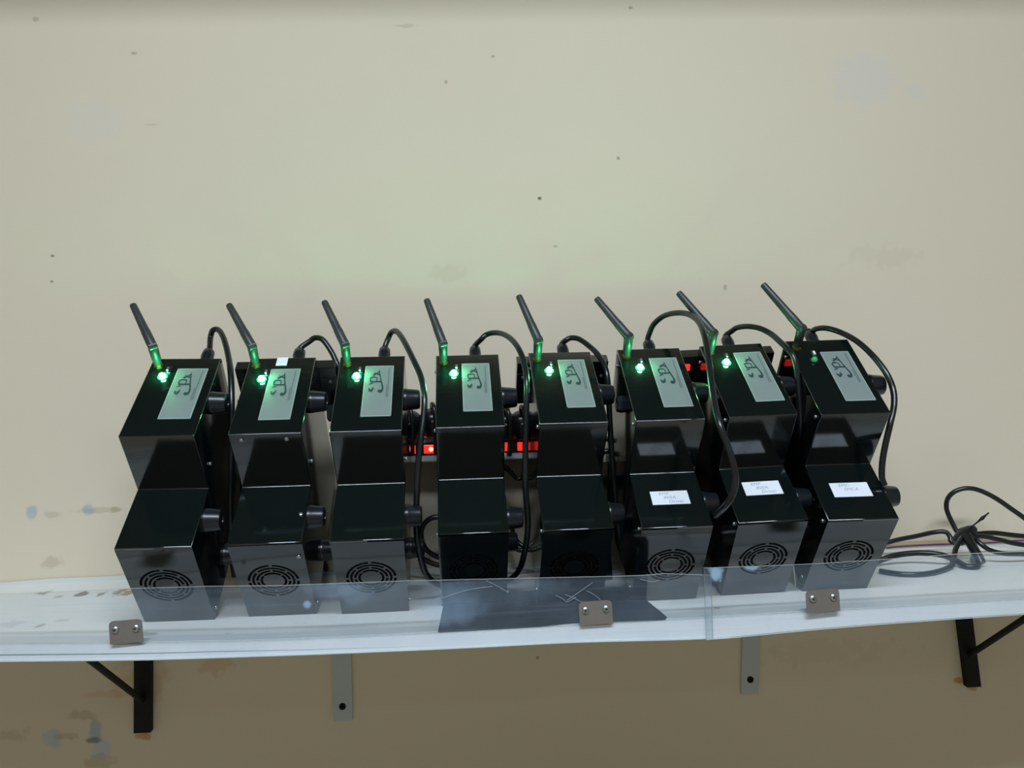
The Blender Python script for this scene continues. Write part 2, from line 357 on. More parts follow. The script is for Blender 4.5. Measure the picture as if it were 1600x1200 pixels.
# a low, slightly darker strip near the front of the board, and the sheet upstand against the wall
rws = [[V((x, yf + .004, zs(x) + .0004)), V((x, yf + .030, zs(x) + .0004)), V((x, yf + .030, zs(x) + .0016)), V((x, yf + .004, zs(x) + .0016))] for x, yf, zt, zb in EDGE]
obj('front_strip', at_shelf(strip_mesh(rws)), mat('strip_grey', (0.66, 0.70, 0.68), 0.4, var=.05, vscale=20), shelf)
rws = [[V((x, WALL_Y - .0015, zs(x))), V((x, WALL_Y - .004, zs(x))), V((x, WALL_Y - .004, zs(x) + .009 + .0022 * math.sin(x * 9) + .001 * math.sin(x * 31))),
        V((x, WALL_Y - .0015, zs(x) + .009 + .0022 * math.sin(x * 9) + .001 * math.sin(x * 31)))] for x, yf, zt, zb in EDGE if x < 0.62]
obj('upstand', at_shelf(strip_mesh(rws)), mat('upstand_white', (0.66, 0.68, 0.64), 0.5, bump=.3, bscale=40), shelf)
rws = [[V((x, WALL_Y - .0015, zs(x) + .0006)), V((x, WALL_Y - .012, zs(x) + .0006)), V((x, WALL_Y - .012, zs(x) + .006)), V((x, WALL_Y - .0015, zs(x) + .009))] for x, yf, zt, zb in EDGE if x > 0.62]
obj('bare_board_edge', at_shelf(strip_mesh(rws)), m_wood, shelf)

# acrylic guards along the front edge
def guard(label, px0, px1, tab, off):
    x0 = P(px0, 950, 1.04).x; x1 = P(px1, 950, 1.06).x; n = 40; rws = []
    for k in range(n + 1):
        x = x0 + (x1 - x0) * k / n; e = edge_at(x); y = e[1] - off
        # z of the top edge where the sight line for this x meets the sheet
        lo, hi = px0 - 200, px1 + 200
        for _ in range(30):
            mid = (lo + hi) / 2; q = P(mid, lin(tab, mid), y)
            if q.x < x: lo = mid
            else: hi = mid
        zt = P(lo, lin(tab, lo), y).z; zb = e[3] + .001
        rws.append([V((x, y, zb)), V((x, y - .003, zb)), V((x, y - .003, zt)), V((x, y, zt))])
    bm = strip_mesh(rws, [1, 0, 1, 0]); 
    org = V(((x0 + x1) / 2, edge_at((x0 + x1) / 2)[1] - off, edge_at((x0 + x1) / 2)[3]))
    o = obj('acrylic_guard', bm, [m_acr, m_acredge]); return tag(o, label, 'acrylic panel')
ga = guard('long clear acrylic strip along the shelf front, left of the seam', -450, 1113,
      [(-600, 936), (0, 928), (120, 923), (205, 919), (330, 915.5), (440, 914.5), (500, 912), (640, 907), (780, 903.8), (980, 899.5), (1018, 898), (1024, 895.5), (1107, 898), (1400, 890)], .0052)
gb = guard('clear acrylic strip along the shelf front, right of the seam, chipped at its corner', 1108, 1760,
      [(900, 892), (1108, 886.8), (1240, 882), (1300, 879), (1420, 871), (1492, 865.5), (1600, 861), (1800, 850)], .0090)

m_scr = mat('acrylic_scratch', (0.28, 0.34, 0.40), 0.7)
for pl in ([(926, 910), (905, 925), (886, 938)], [(883, 929), (896, 934), (909, 941)], [(917, 923), (928, 929), (938, 937)], [(759, 907), (776, 915), (794, 926)], [(690, 935), (730, 922), (770, 916)], [(1000, 905), (1020, 909), (1030, 906)], [(868, 930), (880, 936), (886, 940), (900, 933)]):
    e_ = [edge_at(P(*q, 1.04).x)[1] - .0084 for q in pl]; qs = [P(*q, y) for q, y in zip(pl, e_)]
    bm = bmesh.new(); tube(bm, qs, .00035, 5); obj('scratch', bm, m_scr, ga)
e_ = edge_at(P(1243, 900, 1.05).x)[1]; bm = bmesh.new(); tube(bm, [P(1240, 884, e_ - .0122), P(1241.5, 900, e_ - .0122), P(1243, 915, e_ - .0122)], .0006, 5); obj('scratch', bm, m_scr, gb)
# steel clips with two screws each
def clip(px, py0, py1, label):
    c = P(px, (py0 + py1) / 2, 1.05); e = edge_at(c.x); y = e[1] - (.0086 if px < 1110 else .0124)
    a, b = P(px - 26, py1, y), P(px + 26, py1, y); top = P(px, py0, y).z; h = top - (a.z + b.z) / 2; wd = b.x - a.x
    t = thing('angle_clip', label, 'clip', (c.x, y, a.z), (0, -.03, 0), 'steel clips holding the acrylic guard')
    bm = bmesh.new(); r = .006; pts = [V((-wd / 2, 0, 0)), V((wd / 2, 0, 0))]
    for cx, a0 in ((wd / 2 - r, 0), (-wd / 2 + r, PI / 2)):
        for k in range(5):
            an = a0 + k / 4 * PI / 2; pts.append(V((cx + r * math.cos(an), 0, h - r + r * math.sin(an))))
    flat(bm, pts, .0012); obj('clip_plate', bm, m_clip, t)
    for s in (-1, 1):
        bm = bmesh.new(); lathe(bm, V((s * wd * .31, -.0005, h - .0115)), V((0, -1, 0)), [(-.006, .0016), (.0012, .0016), (.0012, .0048), (.0028, .0046), (.0040, .0032), (.0042, .001)], 18)
        sc_ = obj('clip_screw', bm, m_chrome, t, True)
        bm = bmesh.new()
        for an in (0.5, 0.5 + PI / 2):
            mt = Matrix.Translation((s * wd * .31, -.0048, h - .0115)) @ Matrix.Rotation(an, 4, 'Y')
            box(bm, -.0022, .0022, -.0003, .0003, -.0004, .0004, 0, mt)
        obj('cross_slot', bm, m_hole, sc_)
clip(195, 970, 1006, 'brown-grey steel clip with two screws, at the left end of the shelf front')
clip(933, 940, 977, 'brown-grey steel clip with two screws, in front of the dark sheet')
clip(1288, 922, 957, 'brown-grey steel clip with two screws, right of the acrylic seam')

# brackets under the shelf
def bracket(kind, label, pxt, pxb, pyb, wd, group, brace=None):
    top = P(pxt, 1000, WALL_Y - .004); bot = P(pxb, pyb, WALL_Y - .004); z1 = zs(top.x) - .0195
    t = thing('shelf_bracket', label, 'bracket', (bot.x, WALL_Y, bot.z), (0, 0, 0), group); o = t.location
    m = m_black if kind == 'black' else m_grey
    d = V((top.x - bot.x, 0, top.z - bot.z)); s = (z1 - bot.z) / d.z; up = V((d.x * s, 0, z1 - bot.z)); side = V((wd / 2, 0, 0))
    bm = bmesh.new(); pts = [-side, side, up + side, up - side]; th = .004 if kind == 'grey' else .012
    flat(bm, [V((p.x, -.0005, p.z)) for p in pts], th)
    bm.faces.ensure_lookup_table()
    bmesh.ops.recalc_face_normals(bm, faces=bm.faces[:]); obj('upright', bm, m, t)
    e = edge_at(top.x); bm = bmesh.new(); box(bm, up.x - wd / 2, up.x + wd / 2, e[1] + .05 - WALL_Y, -.012 - .001, up.z - .004, up.z - .0002); obj('arm', bm, m, t)
    if brace:
        p0 = P(brace[0], brace[1], WALL_Y - .010) - o; ln = min(.18, z1 - .008 - (p0.z + o.z)); p0.x = up.x * (p0.z / up.z)
        bm = bmesh.new(); tube(bm, [V((p0.x, -.012, p0.z)), V((p0.x, -.012 - ln * 1.32, p0.z + ln))], .0055, 10, False); obj('brace', bm, m, t, True)
    if kind == 'grey':
        bm = bmesh.new(); q = P(brace_hole[0], brace_hole[1], WALL_Y - .005) - o
        lathe(bm, V((q.x, -.0046, q.z)), V((0, -1, 0)), [(0, .0062), (.0006, .0062)], 20); obj('bolt_hole', bm, m_hole, t)
    return t
brace_hole = (535, 1104)
bracket('black', 'black steel bracket with diagonal brace under the left end of the shelf', 225.5, 225, 1142, .0292, 'black shelf brackets', (213, 1094))
bracket('black', 'black steel bracket, tilted, under the right end of the shelf', 1509, 1518, 1071, .0270, 'black shelf brackets', (1518, 1022))
bracket('grey', 'pale grey flat bracket bar left of centre under the shelf', 533, 536, 1126, .0345, 'grey flat shelf brackets')
brace_hole = (1172.5, 1062)
bracket('grey', 'pale grey flat bracket bar right of centre under the shelf', 1173.5, 1171.5, 1084, .0325, 'grey flat shelf brackets')

# dark sheet lying on the shelf under the middle boxes
bm = bmesh.new()
fr_ = [(684, 988), (690, 989.3), (760, 985), (840, 979.5), (900, 973.5), (960, 971), (1030, 968.5), (1040, 967.5), (1042, 964), (1034, 957), (1008, 936)]
pts = [S(x, y, .0022) for x, y in fr_]
for q in pts[:8]: q.y = max(q.y, edge_at(q.x)[1] + .001)
pts += [V((pts[-1].x - .02, 1.25, zs(.2) + .0022)), V((pts[0].x + .004, 1.25, zs(0) + .0022))]
vs = [bm.verts.new(q) for q in pts]; vb = [bm.verts.new(q - V((0, 0, .0005))) for q in pts]
bm.faces.new(vs); bm.faces.new(vb[::-1])
for k in range(len(vs)): bm.faces.new((vs[k], vb[k], vb[(k + 1) % len(vs)], vs[(k + 1) % len(vs)]))
bmesh.ops.recalc_face_normals(bm, faces=bm.faces[:])
tag(obj('plastic_sheet', bm, m_mat), 'thin dark plastic sheet lying on the shelf under the middle boxes', 'sheet')

# ------------------------------------------------------------------ stepped control boxes
HB, DB, CC, DD, HW = 0.27104, 0.27989, 0.10630, 0.16682, 0.05
POSE = [(-0.4412, 1.1612, 1.2059, 0.6862, 0.0227, 0.043), (-0.2951, 1.175, 1.2031, 0.6872, 0.0084, 0.0309), (-0.1568, 1.1725, 1.2001, 0.6816, 0.009, 0.0363),
        (-0.0088, 1.1925, 1.1997, 0.676, 0.0056, 0.0204), (0.1378, 1.1807, 1.2012, 0.6652, 0.0089, 0.0297), (0.2795, 1.1668, 1.2023, 0.6688, -0.0005, -0.0117),
        (0.4208, 1.1721, 1.2008, 0.676, -0.0205, -0.0174), (0.5466, 1.1671, 1.2065, 0.7005, 0.0003, -0.0423)]
X_, Y_, Z_ = V((1, 0, 0)), V((0, 1, 0)), V((0, 0, 1))

def case_bm():
    PD = .007     # the fan panel closes the lower front, the case stops behind it
    prof = [(DB, HB), (CC, HB), (CC, DD), (0, DD), (0, DD - .004), (PD, DD - .004), (PD, .0), (DB, 0)]
    bm = bmesh.new()
    L = [bm.verts.new(V((-HW, y, z))) for y, z in prof]; R = [bm.verts.new(V((HW, y, z))) for y, z in prof]
    bm.faces.new(L[::-1]); bm.faces.new(R)
    for k in range(len(prof)): bm.faces.new((L[k], L[(k + 1) % len(prof)], R[(k + 1) % len(prof)], R[k]))
    bmesh.ops.recalc_face_normals(bm, faces=bm.faces[:])
    key = {(CC, HB), (0, DD), (DB, HB), (CC, DD)}
    eg = [e for e in bm.edges if abs(e.verts[0].co.x - e.verts[1].co.x) > .05 and any(abs(e.verts[0].co.y - a) < 1e-5 and abs(e.verts[0].co.z - b) < 1e-5 for a, b in key)]
    eg += [e for e in bm.edges if abs(e.verts[0].co.x - e.verts[1].co.x) < 1e-6 and all(v.co.z > DD - .001 for v in e.verts)]
    bmesh.ops.bevel(bm, geom=eg, offset=.0017, segments=4, profile=.5, affect='EDGES')
    return bm
def fan_panel_bm(cx, cz, x0, x1, z0, z1, th=.0012, rim=.007):
    """front sheet with four rings of arc slots cut out around the fan centre"""
    bm = bmesh.new(); n = 96
    rad = [(0.0, .0165), (.0165, .0188), (.0188, .0212), (.0212, .0239), (.0239, .0263), (.0263, .0291), (.0291, .0315), (.0315, .0345)]
    rr = [.0152, .0186, .0209, .0243, .0266, .0300, .0323, .0360]
    slots = {0: (45, 4), 2: (0, 4), 4: (45, 4), 6: (0, 4)}     # between rr[i] and rr[i+1]
    ring = [[bm.verts.new(V((cx + r * math.cos(2 * PI * k / n), 0, cz + r * math.sin(2 * PI * k / n)))) for k in range(n)] for r in rr]
    out = []
    for k in range(n):
        c, s = math.cos(2 * PI * k / n), math.sin(2 * PI * k / n)
        tx = ((x1 - cx) if c > 0 else (x0 - cx)) / c if abs(c) > 1e-9 else 1e9
        tz = ((z1 - cz) if s > 0 else (z0 - cz)) / s if abs(s) > 1e-9 else 1e9
        t = min(tx, tz); out.append(V((cx + c * t, 0, cz + s * t)))
    # snap the nearest outline point to every corner
    for ccx, ccz in ((x0, z0), (x0, z1), (x1, z0), (x1, z1)):
        k = min(range(n), key=lambda q: (out[q] - V((ccx, 0, ccz))).length); out[k] = V((ccx, 0, ccz))
    out = [bm.verts.new(p) for p in out]
    bm.faces.new(ring[0])
    for i in range(len(rr) - 1):
        for k in range(n):
            if i in slots:
                st, cnt = slots[i]; an = (360 * (k + .5) / n - st) % (360 / cnt)
                half = 2.6 * .030 / rr[i] 
                if half < an < 360 / cnt - half: continue
            bm.faces.new((ring[i][k], ring[i][(k + 1) % n], ring[i + 1][(k + 1) % n], ring[i + 1][k]))
    for k in range(n): bm.faces.new((ring[-1][k], ring[-1][(k + 1) % n], out[(k + 1) % n], out[k]))
    bmesh.ops.recalc_face_normals(bm, faces=bm.faces[:])
    bm.faces.ensure_lookup_table()
    if bm.faces[0].normal.y > 0: bmesh.ops.reverse_faces(bm, faces=bm.faces[:])
    r = bmesh.ops.extrude_face_region(bm, geom=bm.faces[:])
    bmesh.ops.translate(bm, verts=[v for v in r['geom'] if isinstance(v, bmesh.types.BMVert)], vec=V((0, th, 0)))
    bmesh.ops.recalc_face_normals(bm, faces=bm.faces[:])
    for a, b, c, d in ((x0, x0 + th, z0, z1), (x1 - th, x1, z0, z1), (x0 + th, x1 - th, z0, z0 + th), (x0 + th, x1 - th, z1 - th, z1)):
        box(bm, a, b, th, rim, c, d)
    return bm
bm = case_bm(); case_me = obj('case', bm, m_enamel, None, True).data
for a_ in case_me.edges: a_.use_edge_sharp = False
case_me.polygons.foreach_set('use_smooth', [True] * len(case_me.polygons)); bpy.data.objects.remove(bpy.data.objects['case'])
bm = fan_panel_bm(0, .0838, -HW, HW, 0.0, DD - .0045); panel_me = obj('fan_panel', bm, m_enamel).data; bpy.data.objects.remove(bpy.data.objects['fan_panel'])
bm = bmesh.new(); lathe(bm, V((0, 0, 0)), Z_, [(0, .0022), (.0008, .0030), (.0018, .0028), (.0024, .0016), (.0025, .0003)], 14)
for an in (.6, .6 + PI / 2): box(bm, -.0019, .0019, -.0003, .0003, .0023, .0028, 0, Matrix.Rotation(an, 4, 'Z'))
screw_me = obj('screw', bm, m_chrome, None, True).data; bpy.data.objects.remove(bpy.data.objects['screw'])
bm = bmesh.new(); lathe(bm, V((0, 0, 0)), X_, [(0, .0168), (.003, .0172), (.004, .0166), (.020, .0148), (.0225, .0138), (.0235, .0115), (.0236, .006), (.0215, .0055)], 28)
knob_me = obj('knob', bm, m_rubber, None, True).data; bpy.data.objects.remove(bpy.data.objects['knob'])
bm = bmesh.new(); lathe(bm, V((0, 0, 0)), X_, [(0, .0125), (.006, .0135), (.008, .0125), (.012, .0120), (.0135, .010)], 6)
hex_me = obj('hex_knob', bm, m_rubber, None, False).data; bpy.data.objects.remove(bpy.data.objects['hex_knob'])
def inst(name, me, parent, loc=(0, 0, 0), rot=(0, 0, 0)):
    o = bpy.data.objects.new(name, me); C.objects.link(o); o.parent = parent; o.location = loc; o.rotation_euler = rot; return o
def put_screw(parent, loc, nrm):
    q = V(nrm).to_track_quat('Z', 'Y').to_euler(); return inst('screw', screw_me, parent, loc, q)
def text_obj(body, size, m, parent, mtx, shear=0.0, name='handwriting', off=0.0):
    cu = bpy.data.curves.new(name, 'FONT'); cu.body = body; cu.size = size; cu.shear = shear; cu.space_character = 1.08; cu.offset = off
    cu.align_x = 'LEFT'; tmp = bpy.data.objects.new(name, cu); C.objects.link(tmp)
    me = bpy.data.meshes.new_from_object(tmp.evaluated_get(bpy.context.evaluated_depsgraph_get())); bpy.data.objects.remove(tmp)
    me.transform(mtx); me.materials.clear(); me.materials.append(m)
    o = bpy.data.objects.new(name, me); C.objects.link(o); o.parent = parent; return o

LABR = [(-.0075, .2537, .0369, .1402), (-.0137, .2510, .0307, .1350), (-.0094, .2543, .0338, .1367), (-.0095, .2559, .0338, .1405),
        (-.0058, .2581, .0366, .1404), (-.0042, .2534, .0390, .1345), (-.0020, .2566, .0411, .1367), (-.0053, .2482, .0388, .1326)]
LED = [(-.0249, .2341), (-.0236, .2260), (-.0213, .2284), (-.0221, .2302), (-.0220, .2300), (-.0220, .2290), (-.0195, .2319), (-.0206, .2275)]
HIN = [(239, 537), (394, 537), (540, 537), (693, 535), (841, 528), (983, 522), (1118, 519), (1252, 514)]
TIP = [(207, 475), (357, 475), (506, 470), (666, 467), (810, 461), (931, 465), (1059, 456), (1191, 443)]
UPK = [(.195, .2534), (.195, .2520), (.200, .2480), (.190, .2540), (.190, .2540), (.186, .2540), (.187, .2550), (.184, .2550)]
LOK = [(.0637, .1466), (.0584, .1504), (.070, .134), (.040, .1500), (.042, .1500), (.0579, .1500), (.0534, .1500), (.0549, .1500)]
ULAB = ['black stepped metal box at the left end of the row, green light lit',
        'second black stepped box from the left, small white tape on its top rear edge',
        'third black stepped box from the left, beside the left gap with red switches',
        'fourth black stepped box from the left, standing on the left edge of the dark sheet',
        'fifth black stepped box from the left, between the two without paper stickers and the stickered ones',
        'black stepped box with a white handwritten sticker, leftmost of the three stickered boxes',
        'black stepped box with a white handwritten sticker, between two other stickered boxes',
        'black stepped box at the right end of the row, its green light off']
ULAB[4] = 'fifth black stepped box from the left, just left of the three stickered boxes'
LOGO = [([(385, 190), (398, 250), (420, 340), (440, 410), (462, 480), (480, 540), (482, 585), (462, 618), (425, 622), (398, 600)], [8, 14, 16, 18, 20, 24, 30, 38, 44, 30]),
        ([(268, 300), (330, 268), (402, 222)], [30, 18, 12]), ([(285, 245), (350, 272), (412, 298)], [8, 14, 18]),
        ([(218, 430), (440, 430)], 22), ([(228, 430), (216, 372), (232, 346), (290, 336), (345, 350), (356, 380), (350, 425)], [18, 20, 18, 16, 14, 14, 10]),
        ([(196, 492), (232, 466), (280, 462)], [6, 16, 14]), ([(292, 535), (280, 580), (248, 606), (218, 596), (204, 556)], [8, 30, 40, 32, 12])]
STICK = {5: ((-.0266, .0680, .0281, .0420), ['EMP', '800A', 'Driver']), 6: ((-.0241, .0763, .0310, .0498), ['EMP', '800A', 'Driver']), 7: ((-.0266, .0686, .0292, .0417), ['EMC', 'SMCA'])}
UNITS = []
for i, (x, y, z, ex, ey, ez) in enumerate(POSE):
    u = thing('control_box', ULAB[i], 'control box', (x, y, zs(x) + .0004 + abs(ey) * .04), (ex, ey, ez), 'black stepped control boxes in a row on the shelf')
    UNITS.append(u)
    ux = Matrix.LocRotScale(u.location, u.rotation_euler, None); ui = ux.inverted()
    co = inst('case', case_me, u); wn = co.modifiers.new('even_shading', 'WEIGHTED_NORMAL'); wn.weight = 100; wn.mode = 'FACE_AREA'; inst('fan_panel', panel_me, u)
    bm = bmesh.new(); lathe(bm, V((0, .0045, .0838)), Y_, [(0, .040), (.0015, .040)], 40); obj('fan_cavity', bm, m_cavity, u)
    # label plate
    lx0, ly0, lx1, ly1 = LABR[i]; O = V((lx0, ly0, HB)); W_, H_ = lx1 - lx0, ly0 - ly1
    lab = bmesh.new(); box(lab, lx0, lx1, ly1, ly0, HB, HB + .0005); lo = obj('label_plate', lab, m_label, u)
    bm = bmesh.new()
    for a, b, c, d in ((lx0, lx1, ly0 - .0013, ly0), (lx0, lx1, ly1, ly1 + .0018), (lx0, lx0 + .0014, ly1, ly0), (lx1 - .0014, lx1, ly1, ly0)):
        box(bm, a, b, c, d, HB + .0005, HB + .0007)
    obj('label_rim', bm, m_labrim, lo)
    bm = bmesh.new()
    U_, V_, N_ = X_ * (W_ / 600), -Y_ * (H_ / 1000), Z_
    for pts, wd in LOGO:
        q = [((a - 90), (b - 100)) for a, b in pts]
        if len(q) > 3:
            cc = catmull([V((a, b, wd[k] if isinstance(wd, list) else wd)) for k, (a, b) in enumerate(q)], 5)
            ribbon(bm, [(c.x, c.y) for c in cc], [c.z * 1.3 + 3 for c in cc], O, U_, V_, N_, .0009)
        else: ribbon(bm, q, [k_ * 1.3 + 3 for k_ in wd] if isinstance(wd, list) else wd * 1.3, O, U_, V_, N_, .0009)
    obj('logo', bm, m_ink, lo)
    bm = bmesh.new(); rnd = random.Random(4)
    for cx_, (a, b) in ((505, (60, 640)), (475, (390, 640))):
        v = a
        while v < b:
            l_ = rnd.choice((10, 18, 26)); ribbon(bm, [(cx_, v), (cx_, min(b, v + l_))], 14, O, U_, V_, N_, .0009); v += l_ + rnd.choice((6, 9))
    obj('small_print', bm, m_ink2, lo, kind='stuff')
    # LED, glowing ring added as its green halo, and slide switch
    lx, ly = LED[i]
    bm = bmesh.new(); lathe(bm, V((lx, ly, HB)), Z_, [(0, .0072), (.0012, .0072), (.0014, .006)], 20); bez = obj('led_ring', bm, m_halo if i < 7 else m_rubber, u, True)
    bm = bmesh.new(); lathe(bm, V((lx, ly, HB + .0014)), Z_, [(0, .0044), (.0020, .0044), (.0042, .0036), (.0054, .0018), (.0058, .0002)], 20)
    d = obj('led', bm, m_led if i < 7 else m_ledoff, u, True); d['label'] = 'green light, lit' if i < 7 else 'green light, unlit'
    sx, sy = lx + .0045, ly + .0165
    bm = bmesh.new(); box(bm, sx - .0045, sx + .0045, sy - .0078, sy + .0078, HB, HB + .0016, .0004); sw = obj('switch_frame', bm, m_rubber, u)
    bm = bmesh.new(); box(bm, sx - .0015, sx + .0015, sy - .0050, sy + .0030, HB + .0016, HB + .0046, .0004); obj('switch_lever', bm, m_chrome if i < 7 else m_paper, sw)
    # antenna: brass connector, swivel, rod
    bx, by = (-.0378, .2608)
    bm = bmesh.new(); lathe(bm, V((bx, by, HB)), Z_, [(0, .0070), (.0016, .0070), (.0017, .0048), (.0045, .0048)], 6); obj('connector', bm, m_brass, u)
    bm = bmesh.new(); lathe(bm, V((bx, by, HB + .0042)), Z_, [(0, .0058), (.008, .0060), (.009, .0066), (.030, .0070), (.0325, .0060)], 22)
    ant = obj('antenna', bm, m_antenna, u, True)
    hp = V((bx, by, HB + .0375)); hw = ux @ hp; tw = P(*TIP[i], hw.y + .030); tl = ui @ tw; dd = (tl - hp).normalized()
    # swivel knuckle
    sd = dd.cross(Z_).normalized()
    bm = bmesh.new(); lathe(bm, hp - sd * .0062, sd, [(0, .0052), (.001, .0064), (.0114, .0064), (.0124, .0052)], 22); obj('swivel', bm, m_antenna, ant, True)
    bm = bmesh.new(); L_ = (tl - hp).length
    lathe(bm, hp - dd * .001, dd, [(0, .0062), (.004, .0070), (.028, .0068), (.030, .0064), (L_ * .6, .0059), (L_ - .003, .0052), (L_ - .0008, .0046), (L_, .0028)], 22)
    obj('antenna_rod', bm, m_antenna, ant, True)
    # side knobs
    inst('knob', knob_me, u, (HW, *UPK[i])); inst('knob', knob_me, u, (HW, *LOK[i])); inst('knob', knob_me, u, (HW, .095, .030))
    if i in (2, 5): inst('hex_knob', hex_me, u, (-HW, .184, .238), (0, 0, PI))
    # cable gland on the rear face
    bm = bmesh.new(); lathe(bm, V((.014, DB, HB - .030)), Y_, [(0, .011), (.012, .011), (.014, .0092), (.040, .0088), (.042, .0098), (.055, .0092), (.0565, .0080), (.057, .005)], 18); obj('cable_gland', bm, m_rubber, u, True)
    # screws
    put_screw(u, (HW, .130, .193), X_); put_screw(u, (-HW, .118, .256), -X_); put_screw(u, (-HW, .012, .152), -X_); put_screw(u, (-HW, .262, .252), -X_)
    put_screw(u, (HW, .012, .012), X_); put_screw(u, (-HW, .012, .02), -X_)
    if i == 1:
        for sxx in (-.0328, .0288): put_screw(u, (sxx, CC, .2613), -Y_)
        put_screw(u, (.0426, .0497, DD), Z_); put_screw(u, (.0423, 0, .1369), -Y_)
        bm = bmesh.new(); box(bm, -.0085, .0080, DB - .020, DB + .0001, HB + .0001, HB + .0007)
        t_ = obj('tape_tag', bm, m_paper, u); t_['label'] = 'small white tape tag'
    if i in STICK:
        (a, b, c, d_), lines = STICK[i]
        bm = bmesh.new(); box(bm, a, c, d_, b, DD + .0001, DD + .0006); so = obj('paper_sticker', bm, m_paper, u); so['label'] = 'white paper sticker with handwriting'
        for k, tx in enumerate(lines):
            mt = Matrix.Translation((a + .012 + .006 * k, b - .0075 - .0078 * k, DD + .0008))
            text_obj(tx, .0078, m_pen, so, mt, .15)

# ------------------------------------------------------------------ cables
def cable(label, pts, r=.0046, name='power_cable', group='black mains cables of the boxes', m=m_cable, cat='cable', wires=None):
    bm = bmesh.new(); tube(bm, [P(*p) if len(p) == 3 else S(p[0], p[1], .005) for p in pts], r, 12)
    return tag(obj(name, bm, m, None, True), label, cat, group)
def gl(i):
    ux = Matrix.LocRotScale(UNITS[i].location, UNITS[i].rotation_euler, None); return ux @ V((.014, DB + .050, HB - .030)), ux @ V((.014, DB + .062, HB - .028))
def ucable(i, label, pts, r=.0046):
    a, b = gl(i); bm = bmesh.new(); tube(bm, [a, b] + [P(*p) for p in pts], r, 12)
    return tag(obj('power_cable', bm, m_cable, None, True), label, 'cable', 'black mains cables of the boxes')
ucable(0, 'black cable looping up behind the leftmost box and down its right side', [(329, 527, 1.29), (333, 516, 1.285), (342, 516, 1.28), (350, 530, 1.26), (357, 558, 1.23), (361, 590, 1.20), (362, 640, 1.18), (362, 700, 1.18), (360, 780, 1.20), (362, 860, 1.22), (366, 900, 1.24)])
ucable(1, 'black cable arching from the second box to behind the third box', [(483, 534, 1.29), (492, 528, 1.29), (503, 530, 1.285), (513, 542, 1.28), (522, 558, 1.275), (530, 580, 1.27), (535, 620, 1.28), (540, 700, 1.32), (545, 800, 1.36)])
cable('black cable hanging between the second and third boxes', [(470, 625, 1.34), (480, 650, 1.34), (491, 672, 1.33), (498, 700, 1.32), (496, 735, 1.31), (490, 770, 1.30), (487, 810, 1.29), (496, 850, 1.30), (510, 890, 1.33)])
ucable(2, 'black cable hanging straight down right of the third box', [(607, 528, 1.29), (612, 519, 1.285), (620, 518, 1.27), (630, 531, 1.24), (645, 560, 1.20), (658, 590, 1.17), (663, 620, 1.15), (662, 650, 1.14), (657, 690, 1.13), (653, 730, 1.13), (651, 775, 1.14), (651, 830, 1.16), (657, 870, 1.17), (668, 900, 1.20), (690, 915, 1.24), (720, 912, 1.30)])
ucable(3, 'black cable arching from the fourth box down in front of the fifth box side', [(752, 530, 1.29), (760, 523, 1.29), (772, 520, 1.28), (786, 522, 1.26), (800, 531, 1.23), (812, 548, 1.20), (820, 572, 1.18), (823, 600, 1.16), (822, 650, 1.15), (821, 700, 1.15), (821, 760, 1.16), (825, 820, 1.18), (818, 870, 1.20), (808, 895, 1.23), (790, 908, 1.27), (765, 908, 1.32)])
ucable(4, 'black cable arching from the fifth box into the gap before the sixth box', [(884, 532, 1.29), (892, 528, 1.29), (905, 530, 1.28), (922, 542, 1.26), (935, 555, 1.24), (945, 573, 1.22), (950, 600, 1.21), (953, 660, 1.22), (958, 740, 1.22), (966, 820, 1.24), (975, 880, 1.27), (985, 905, 1.30)])
ucable(5, 'black cable in a tall arch from the sixth box down past the seventh box', [(1015, 520, 1.28), (1022, 506, 1.27), (1037, 494, 1.25), (1056, 489, 1.22), (1075, 491, 1.19), (1091, 502, 1.15), (1101, 525, 1.11), (1107, 560, 1.08), (1112, 600, 1.05), (1117, 635, 1.02), (1125, 665, 1.00), (1135, 692, .995), (1144, 718, .99), (1149, 745, .99), (1145, 772, 1.00), (1132, 792, 1.02), (1118, 805, 1.06)])
ucable(6, 'black cable arching from the seventh box over the corner of the last box', [(1144, 517, 1.28), (1152, 512, 1.27), (1168, 510, 1.25), (1187, 513, 1.23), (1205, 522, 1.21), (1220, 535, 1.185), (1233, 548, 1.165), (1241, 562, 1.155), (1246, 590, 1.15), (1250, 640, 1.15), (1256, 720, 1.17)])
ucable(7, 'black cable curving down the right side of the last box', [(1266, 520, 1.27), (1275, 514, 1.25), (1292, 513, 1.23), (1315, 520, 1.21), (1340, 534, 1.18), (1364, 556, 1.15), (1384, 582, 1.13), (1395, 607, 1.12), (1397, 632, 1.11), (1391, 662, 1.10), (1384, 692, 1.10), (1379, 720, 1.10), (1378, 745, 1.10), (1382, 758, 1.10)])
# loose loops behind the boxes, between them
cable('black cable loop behind the gap right of the third box', [(700, 812, 1.34), (680, 808, 1.34), (665, 816, 1.34), (658, 832, 1.34), (662, 852, 1.34), (675, 866, 1.34), (700, 876, 1.34)], .0045, group='loose black cable loops behind the boxes')
cable('second, lower black cable loop behind the gap right of the third box', [(700, 886, 1.33), (675, 880, 1.33), (655, 868, 1.33), (640, 850, 1.33), (632, 820, 1.33), (640, 780, 1.34)], .0045, group='loose black cable loops behind the boxes')
cable('black cable crossing the gap below the fifth box cable', [(775, 715, 1.35), (795, 735, 1.35), (810, 748, 1.35), (825, 735, 1.35), (845, 715, 1.35)], .0038, group='loose black cable loops behind the boxes')
cable('black cable slanting down behind the gap between fourth and fifth boxes', [(785, 790, 1.35), (797, 815, 1.35), (807, 845, 1.35), (835, 862, 1.34), (860, 870, 1.34)], .0042, group='loose black cable loops behind the boxes')
